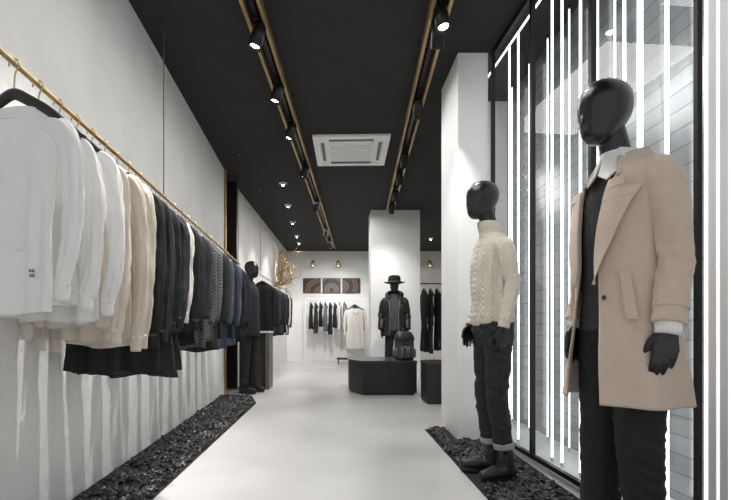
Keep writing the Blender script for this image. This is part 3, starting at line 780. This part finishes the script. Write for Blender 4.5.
def trousers(r, pose, mat, hem=0.10, fat=1.0, voxel=0.008, seed=0, top=1.03, hemw=0.066, crease=0.55):
    G = [vloft([(0.82, 0, 0.01, .09, .08), (0.90, 0, 0.005, .160, .112), (0.98, 0, 0, .152, .110), (top, 0, 0, .142, .102)], 0.82, top, 12, 28, 2.3)]
    for sg, key in ((1, 'L'), (-1, 'R')):
        H = Vector((sg*0.080, 0, 0.93)); K = Vector(pose['kn'+key]); A = Vector(pose['an'+key]); A2 = K+(A-K)*((K.z-hem)/(K.z-A.z))
        G.append(tube([H, H.lerp(K, .5), K, K.lerp(A2, .5), A2], [(.084*fat, .096*fat), (.077*fat, .084*fat), (.066*fat, .070*fat), (.061*fat, .066*fat), (hemw, hemw)], 20, 7))
    def wr(p):
        f = 1.0 if p.z < 0.35 or abs(p.z-0.52) < .12 or p.z > .82 else 0.5
        f *= crease
        v = 0.012*(1-2*abs(nz(p.x*6+seed, p.y*6, p.z*20+p.x*12+p.y*8)))-0.004
        return f*(v+0.005*nz(p.x*14+seed, p.y*14, p.z*40))
    return fuse('trousers', G, mat, r, voxel, 4, wr)

def sleeve_tube(pose, key, r0=0.068, r1=0.05, seed=0, n=36, seg=12, fold=0.010, top=1.50, xo=0.0, end=0.0, pattern=None, sq=0.0):
    sg = 1 if key == 'L' else -1
    E = Vector(pose['el'+key]); W = Vector(pose['wr'+key])
    S = Vector((sg*(0.152+xo), 0.005, top-0.050))
    W2 = W+(W-E).normalized()*end
    pts = [Vector((sg*(0.100+xo), 0.005, top-0.030)), S, S.lerp(E, .33)+Vector((sg*0.008, 0, 0)), S.lerp(E, .66)+Vector((sg*0.003, 0, 0)), E, E.lerp(W2, .5), W2]
    rad = [(r0*0.60, r0*0.78), (r0*0.90, r0*1.08), (r0*0.98, r0*1.10), (r0*0.92, r0*0.98), (r0*0.86, r0*0.91), ((r0+r1)*0.46, (r0+r1)*0.47), (r1, r1)]
    def dd(t, a, p):
        w = 0.35+1.0*math.exp(-((t-0.66)/0.14)**2)
        v = w*(fold*nz(math.cos(a)*1.3+seed, math.sin(a)*1.3, p.z*18)+fold*0.45*nz(math.cos(a)*3+seed, math.sin(a)*3, p.z*36))
        if pattern: v += pattern(t, a, p)
        return v
    return tube(pts, rad, n, seg, ref=Vector((0, -1, 0)), disp=dd)

def cable(a, z, R_=0.2):
    u = a*R_
    per = 0.045
    k = math.floor(u/per); f = u/per-k-0.5
    if k % 2 == 0:
        ph = z*2*math.pi/0.075
        s1 = math.exp(-((f-0.22*math.sin(ph))/0.16)**2); s2 = math.exp(-((f+0.22*math.sin(ph))/0.16)**2)
        return 0.0095*max(s1, s2)
    return 0.0026*(math.sin(u*2*math.pi/0.018)*math.sin(z*2*math.pi/0.02))

# ---- near mannequin with camel coat
P1 = dict(elL=(.195, .030, 1.195), wrL=(.224, -.030, .945), hdL=(0.02, -.16, -1), elR=(-.185, .02, 1.20), wrR=(-.185, -.045, .965), hdR=(.0, -.22, -1),
          knL=(.085, -.005, .50), anL=(.085, .03, .09), knR=(-.082, -.02, .50), anR=(-.095, -.02, .09), toeL=(.03, -.15, 0), toeR=(-.05, -.15, 0), curl=0.22, head=(0, -0.075, 1.757),
          pnL=(-.85, 0.5, 0), fwL=(-.45, -.9, 0))
m1 = figure('mannequin', 'black faceless mannequin wearing a long camel wool coat over dark knit', (M1P[0], M1P[1], 0.010), math.radians(-81), P1, 1.008, 0.0055, yaw=0.15, pitch=0.03)
trousers(m1, P1, M_trouser, seed=3, fat=1.08, hemw=.072)
shoes(m1, P1)
def innerd(z, a): return 0.004*nz(math.cos(a)*2, math.sin(a)*2, z*12)+0.0015*math.sin(a*60)
mobj('sweater', vloft([(0.93, 0, -0.008, .155, .112), (1.1, 0, -0.01, .140, .106), (1.3, 0, -0.012, .142, .106), (1.42, 0, -0.008, .142, .100), (1.48, 0, -0.006, .122, .086), (1.52, 0, -0.004, .085, .074), (1.55, 0, -0.006, .066, .064)], 0.93, 1.55, 60, 90, 2.3, innerd, True, True), M_innerknit, m1)
mobj('shirt_collar', vloft([(1.52, 0, -0.008, .070, .072), (1.56, 0, -0.014, .066, .068), (1.605, 0, -0.018, .061, .062)], 1.52, 1.605, 8, 40, 2.1, None, True, False), M_white, m1)
for sg in (-1, 1):
    pl_ = [(sg*0.006, -0.088, 1.584), (sg*0.014, -0.116, 1.512), (sg*0.052, -0.114, 1.488), (sg*0.086, -0.058, 1.548), (sg*0.070, 0.003, 1.604), (sg*0.05, -0.055, 1.611)]
    V = [Vector(p) for p in pl_]+[Vector(p)+Vector((-sg*0.003, 0.006, -0.003)) for p in pl_]
    k = len(pl_); F = [tuple(range(k)), tuple(range(k, 2*k))[::-1]]+[(i, (i+1) % k, k+(i+1) % k, k+i) for i in range(k)]
    mobj('collar_point', (V, F), M_white, m1, False)

CK = [(0.665, 0, 0.004, .215, .198), (0.80, 0, 0.002, .200, .178), (0.95, 0, 0.0, .183, .156), (1.12, 0, -0.004, .170, .138), (1.30, 0, -0.006, .172, .130), (1.42, 0, -0.002, .180, .120), (1.485, 0, 0.0, .182, .108),
      (1.512, 0, 0.002, .170, .098), (1.532, 0, 0.002, .142, .088), (1.552, 0, 0.002, .100, .080), (1.570, 0, 0.002, .078, .073)]
GK = [(0.665, math.radians(34)), (0.85, math.radians(29)), (1.12, math.radians(23)), (1.20, math.radians(22)), (1.35, math.radians(25)), (1.48, math.radians(30)), (1.52, math.radians(36)), (1.57, math.radians(52))]
def coatfold(z, a):
    f = max(0, min(1, (1.20-z)/0.45))
    return f*0.010*(math.sin(a*5+1+z)+0.7*math.sin(a*8+2+z*3))+0.006*nz(math.cos(a)*1.8+7, math.sin(a)*1.8, z*5)*(1 if z < 1.4 else 0.4)
def csurf(z, a, off=0.0):
    cx, cy, hw, hd = cr(CK, z); d = coatfold(z, a)+off
    return Vector((cx+(hw+d)*sup(math.sin(a), 2.2), cy-(hd+d)*sup(math.cos(a), 2.2), z))
def cgrid(z0, z1, a0f, a1f, nzv, na, off=0.0, thick=0.006, offf=None):
    def pt(i, j, o):
        z = z0+(z1-z0)*i/nzv
        a0, a1 = a0f(z), a1f(z); a = a0+(a1-a0)*j/na
        return csurf(z, a, o+(offf(j/na) if offf else 0))
    n = na+1
    V = [pt(i, j, off) for i in range(nzv+1) for j in range(n)]+[pt(i, j, off-thick) for i in range(nzv+1) for j in range(n)]
    B = (nzv+1)*n; F = []
    for i in range(nzv):
        for j in range(na):
            a = i*n+j; F.append((a, a+1, a+1+n, a+n)); F.append((B+a, B+a+n, B+a+1+n, B+a+1))
    for j in range(na):
        F.append((j, B+j, B+j+1, j+1)); t = nzv*n+j; F.append((t, t+1, B+t+1, B+t))
    for i in range(nzv):
        a = i*n; F.append((a, a+n, B+a+n, B+a)); a = i*n+na; F.append((a, B+a, B+a+n, a+n))
    return V, F
gap = lambda z: cr(GK, z)[0]
coat = bpy.data.objects.new('coat', None); link(coat, m1); coat['label'] = 'long camel wool coat with notched lapels'
mobj('coat_body', cgrid(0.665, 1.570, lambda z: gap(z)-math.radians(10), lambda z: 2*math.pi-gap(z)+math.radians(2), 90, 150, 0.0, 0.008), M_camel, coat)
LK = [(1.10, 0.0), (1.25, math.radians(21)), (1.38, math.radians(35)), (1.440, math.radians(45)), (1.447, math.radians(24)), (1.49, math.radians(16))]
def lapw(z):
    for a_, b_ in zip(LK, LK[1:]):
        if a_[0] <= z <= b_[0]: return a_[1]+(b_[1]-a_[1])*(z-a_[0])/(b_[0]-a_[0])
    return LK[-1][1] if z > 1.4 else 0
for sg in (1, -1):
    a0 = (lambda z: gap(z)-math.radians(13)) if sg > 0 else (lambda z: -gap(z)+math.radians(5))
    a1 = (lambda z: gap(z)-math.radians(13)+lapw(z)) if sg > 0 else (lambda z: -gap(z)+math.radians(5)-lapw(z))
    mobj('lapel', cgrid(1.10, 1.480, a0, a1, 70, 14, 0.011, 0.007, lambda t: 0.013*t), M_camel, coat, False)
def collar_geo():
    V = []; na = 60; nr = 5
    for i in range(nr+1):
        t = i/nr
        for j in range(na+1):
            a = math.radians(40)+(2*math.pi-math.radians(80))*j/na
            back = 0.5-0.5*math.cos(a)
            rw = 0.074+0.046*t; z = (1.590+0.030*back)-t*(0.060)-(1-back)*0.048*(0.5+0.5*t)
            V.append(Vector((rw*1.08*math.sin(a), 0.000-rw*0.98*math.cos(a)-(1-back)*0.012, z)))
    n = na+1; F = [(i*n+j, i*n+j+1, (i+1)*n+j+1, (i+1)*n+j) for i in range(nr) for j in range(na)]
    return V, F
co = mobj('collar', collar_geo(), M_camel, coat)
sm = co.modifiers.new('thick', 'SOLIDIFY'); sm.thickness = 0.008; sm.offset = 0
for key, sd in (('L', 1.3), ('R', 5.1)):
    mobj('sleeve', sleeve_tube(P1, key, 0.059 if key == 'L' else 0.056, 0.050, sd, 48, 16, 0.011, 1.534, 0.010, -0.008), M_camel, coat)
    E = Vector(P1['el'+key]); W = Vector(P1['wr'+key]); d = (W-E).normalized()
    mobj('sleeve_seam', tube([W-d*0.068, W-d*0.060], [.0530, .0526], 30, 2, cap=True), M_camel, coat)
    mobj('shirt_cuff', tube([W-d*0.03, W+d*0.028], [.041, .037], 24, 3), M_white, m1)
def welt(sg):
    A0 = math.radians(40)*sg
    return cgrid(0.97, 1.14, lambda z: A0+sg*(z-1.07)*-0.8+sg*.05, lambda z: A0+sg*(z-1.07)*-0.8+sg*.05+sg*math.radians(12), 10, 4, 0.015, 0.014)
mobj('pocket_welt', welt(1), M_camel, coat, False); mobj('pocket_welt', welt(-1), M_camel, coat, False)
for z in (1.05,):
    p = csurf(z, gap(z)-math.radians(3), 0.003)
    mobj('button', xform(lathe([(0.007, -0.003), (0.009, 0), (0.008, 0.003), (0.004, 0.002)], 16), Matrix.Translation(p) @ Matrix.Rotation(math.radians(85), 4, 'X')), M_button, coat)

# ---- mannequin with cable knit
P2 = dict(elL=(.174, .045, 1.205), wrL=(.174, -.010, .965), hdL=(-0.02, -.08, -1), elR=(-.172, .02, 1.21), wrR=(-.164, -.075, .985), hdR=(.02, -.18, -1),
          knL=(.080, -.005, .50), anL=(.080, .055, .09), knR=(-.075, -.01, .50), anR=(-.080, .035, .09), toeL=(.04, -.15, 0), toeR=(-.04, -.15, 0), curl=0.28, head=(0, -0.068, 1.772))
m2 = figure('mannequin', 'black faceless mannequin in a cream cable knit sweater and cuffed jeans', (M2P[0], M2P[1], 0.012), math.radians(-84), P2, 1.0, 0.006, yaw=0.1)
trousers(m2, P2, M_denim, hem=0.21, fat=0.94, seed=9, hemw=0.057, crease=0.7)
shoes(m2, P2)
for key in 'LR':
    K = Vector(P2['kn'+key]); A = Vector(P2['an'+key]); d = (A-K).normalized(); c = K+d*((K.z-0.215)/(K.z-A.z))*(A-K).length
    mobj('trouser_cuff', tube([c-d*0.018, c-d*0.005, c+d*0.018], [.0635, .065, .063], 28, 3), M_cuffden, m2)
sw = bpy.data.objects.new('sweater', None); link(sw, m2); sw['label'] = 'cream cable knit turtleneck sweater'
SK = [(0.965, 0, 0, .148, .110), (1.0, 0, 0, .155, .116), (1.10, 0, -0.002, .146, .110), (1.25, 0, -0.006, .148, .110), (1.38, 0, -0.003, .155, .108), (1.455, 0, 0.0, .156, .098), (1.495, 0, 0.000, .138, .090), (1.525, 0, 0.000, .105, .080), (1.55, 0, -0.003, .076, .070)]
def swd(z, a):
    f = 0.010*nz(math.cos(a)*2+3, math.sin(a)*2, z*7)
    if z < 1.02: return f*0.3+0.0018*math.sin(a*110)
    return f+cable(a+math.pi*10, z, 0.17)*(1.0 if z < 1.48 else 0.4)
mobj('sweater_body', vloft(SK, 0.965, 1.55, 180, 320, 2.2, swd), M_knit, sw)
def nkd(z, a): return 0.0018*math.sin(a*40)
mobj('turtleneck', vloft([(1.53, 0, -0.006, .076, .074), (1.56, 0, -0.012, .068, .068), (1.585, 0, -0.018, .069, .069), (1.61, 0, -0.026, .067, .067), (1.632, 0, -0.032, .061, .062)], 1.53, 1.632, 24, 180, 2.0, nkd), M_knit, sw)
for key, sd in (('L', 2.3), ('R', 6.1)):
    mobj('sleeve', sleeve_tube(P2, key, 0.048, 0.035, sd, 120, 28, 0.007, 1.512, 0.0, -0.03, pattern=lambda t, a, p: cable(a+math.pi*8, p.z, 0.055)*0.45), M_knit, sw)
    E = Vector(P2['el'+key]); W = Vector(P2['wr'+key]); d = (W-E).normalized()
    mobj('knit_cuff', tube([W-d*0.06, W-d*0.02, W+d*0.012], [.037, .034, .033], 60, 5, disp=lambda t, a, p: 0.001*math.sin(a*22)), M_knit, sw)

# ---- hat mannequin
P3 = dict(elL=(.225, .03, 1.20), wrL=(.23, -.04, .96), hdL=(0, -.1, -1), elR=(-.225, .03, 1.20), wrR=(-.23, -.04, .96), hdR=(0, -.1, -1),
          knL=(.10, 0, .50), anL=(.11, .02, .09), knR=(-.10, 0, .50), anR=(-.11, .02, .09), head=(0, -0.03, 1.725))
m3 = figure('mannequin', 'black mannequin in hat, open hooded parka and dark trousers', (1.05, 7.78, 0.002), math.radians(-8), P3, 1.0, 0.010)
trousers(m3, P3, M_trouser, voxel=0.012); shoes(m3, P3, voxel=0.010)
mobj('pullover', vloft([(0.93, 0, 0, .155, .120), (1.1, 0, 0, .150, .122), (1.35, 0, 0, .155, .125), (1.45, 0, 0, .150, .11), (1.54, 0, 0, .085, .07), (1.58, 0, -0.004, .066, .062)], 0.93, 1.58, 20, 36, 2.3), M_jinner, m3)
jk = bpy.data.objects.new('jacket', None); link(jk, m3); jk['label'] = 'open black parka with hood'
JK = [(0.84, 0, 0, .225, .168), (1.0, 0, 0, .208, .160), (1.3, 0, 0, .205, .158), (1.44, 0, 0, .198, .142), (1.50, 0, 0, .170, .115), (1.56, 0, 0.005, .105, .088)]
def jpt(z, a, o=0.0):
    cx, cy, hw, hd = cr(JK, z); d = o+0.018*nz(math.cos(a)*2, math.sin(a)*2, z*9)
    return Vector((cx+(hw+d)*sup(math.sin(a), 2.2), cy-(hd+d)*sup(math.cos(a), 2.2), z))
def jg(z): return math.radians(17)+math.radians(14)*max(0, (z-1.35)/0.2)
def jgrid():
    V = []; na = 60; nzv = 26
    for i in range(nzv+1):
        z = 0.84+0.72*i/nzv; g_ = jg(z)
        for j in range(na+1):
            V.append(jpt(z, g_+(2*math.pi-2*g_)*j/na))
    n = na+1; return V, [(i*n+j, i*n+j+1, (i+1)*n+j+1, (i+1)*n+j) for i in range(nzv) for j in range(na)]
jo = mobj('jacket_body', jgrid(), M_leather, jk); s_ = jo.modifiers.new('t', 'SOLIDIFY'); s_.thickness = 0.01
for sg in (-1, 1):
    mobj('zip_trim', tube([jpt(z, sg*(jg(z)+0.03), 0.006) for z in (0.86, 1.0, 1.15, 1.3, 1.42, 1.5)], [0.006]*6, 8, 4, ref=Vector((1, 0, 0))), M_trimlight, jk)
    mobj('chest_pocket', xform(box(-0.035, 0.035, -0.006, 0.006, -0.045, 0.045, 0.004), Matrix.Translation(jpt(1.30, sg*math.radians(48), 0.01)) @ Matrix.Rotation(sg*math.radians(28), 4, 'Z')), M_leather, jk, False)
for key in 'LR':
    mobj('sleeve', sleeve_tube(P3, key, 0.072, 0.056, 3, 24, 6, 0.016, 1.51, 0.016, 0), M_leather, jk)
mobj('hood', tube([(-0.09, -0.12, 1.48), (-0.13, -0.03, 1.56), (-0.09, 0.09, 1.60), (0, 0.12, 1.61), (0.09, 0.09, 1.60), (0.13, -0.03, 1.56), (0.09, -0.12, 1.48)], [(.02, .025), (.034, .040), (.042, .050), (.045, .055), (.042, .050), (.034, .040), (.02, .025)], 14, 5, ref=Vector((0, 0, 1))), M_leather, jk)
hat = bpy.data.objects.new('hat', None); link(hat, m3); hat.location = (0, -0.025, 1.775); hat['label'] = 'black felt brimmed hat'
M_felt = pbr('felt_black', (0.013, 0.013, 0.014), 0.9)
M_band = pbr('hat_band', (0.10, 0.10, 0.10), 0.6)
mobj('crown', lathe([(0.112, 0.0), (0.113, 0.03), (0.108, 0.09), (0.092, 0.125), (0.06, 0.133), (0.03, 0.118), (0.002, 0.114)], 28), M_felt, hat)
rings = []
for rr, dz in ((0.10, 0.004), (0.14, -0.008), (0.182, -0.010), (0.180, -0.016), (0.14, -0.014), (0.10, -0.004)):
    rings.append([Vector((rr*math.cos(t), rr*1.03*math.sin(t), dz+0.028*abs(math.cos(t))*(rr-0.1)/0.08)) for t in [2*math.pi*k/36 for k in range(36)]])
mobj('brim', loft(rings, False, False), M_felt, hat)
mobj('hat_band', lathe([(0.1135, 0.006), (0.1155, 0.008), (0.1155, 0.028), (0.1135, 0.030)], 28), M_band, hat)

# ---- mannequin beside the far wall
P4 = dict(P3); P4['head'] = (0, -0.045, 1.765)
P4.update(elL=(.19, .03, 1.20), wrL=(.18, -.02, .96), elR=(-.19, .03, 1.20), wrR=(-.18, -.02, .96))
m4 = figure('mannequin', 'black faceless mannequin in a dark coat standing by the recess', (-1.30, 6.66, 0.008), math.radians(68), P4, 1.05, 0.010)
trousers(m4, P4, M_trouser, voxel=0.012); shoes(m4, P4, voxel=0.010)
kd = [(0.80, 0, 0, .185, .135), (0.9, 0, 0, .180, .132), (1.1, 0, 0, .165, .125), (1.3, 0, 0, .165, .128), (1.44, 0, 0, .165, .120), (1.50, 0, 0, .150, .105), (1.55, 0, 0, .10, .08), (1.59, 0, -0.003, .072, .07)]
c4 = bpy.data.objects.new('coat', None); link(c4, m4); c4['label'] = 'hip length black coat'
mobj('coat_body', vloft(kd, 0.80, 1.59, 30, 48, 2.3, lambda z, a: 0.008*math.sin(a*6)*max(0, 1.1-z)*2), M_cblack, c4)
for key in 'LR':
    mobj('sleeve', sleeve_tube(P4, key, 0.060, 0.048, 3, 24, 6, 0.012, 1.51, 0.0, 0), M_cblack, c4)

# ------------------------------------------------------------------ world + camera
w = bpy.data.worlds.new('World'); scene.world = w; w.use_nodes = True
bgn = w.node_tree.nodes['Background']; bgn.inputs[0].default_value = (0.97, 0.98, 1.0, 1); bgn.inputs[1].default_value = 0.70
cam = bpy.data.cameras.new('camera'); co_ = bpy.data.objects.new('camera', cam); COL.objects.link(co_)
cam.sensor_width = 36; cam.lens = 440/731*36; cam.shift_x = (365.5-335)/731; cam.shift_y = (330-250)/731
co_.location = (0, 0, EYE); co_.rotation_euler = (math.radians(90), 0, 0)
cam.clip_start = 0.05
scene.camera = co_
scene.view_settings.view_transform = 'Standard'
scene.view_settings.exposure = 0.0
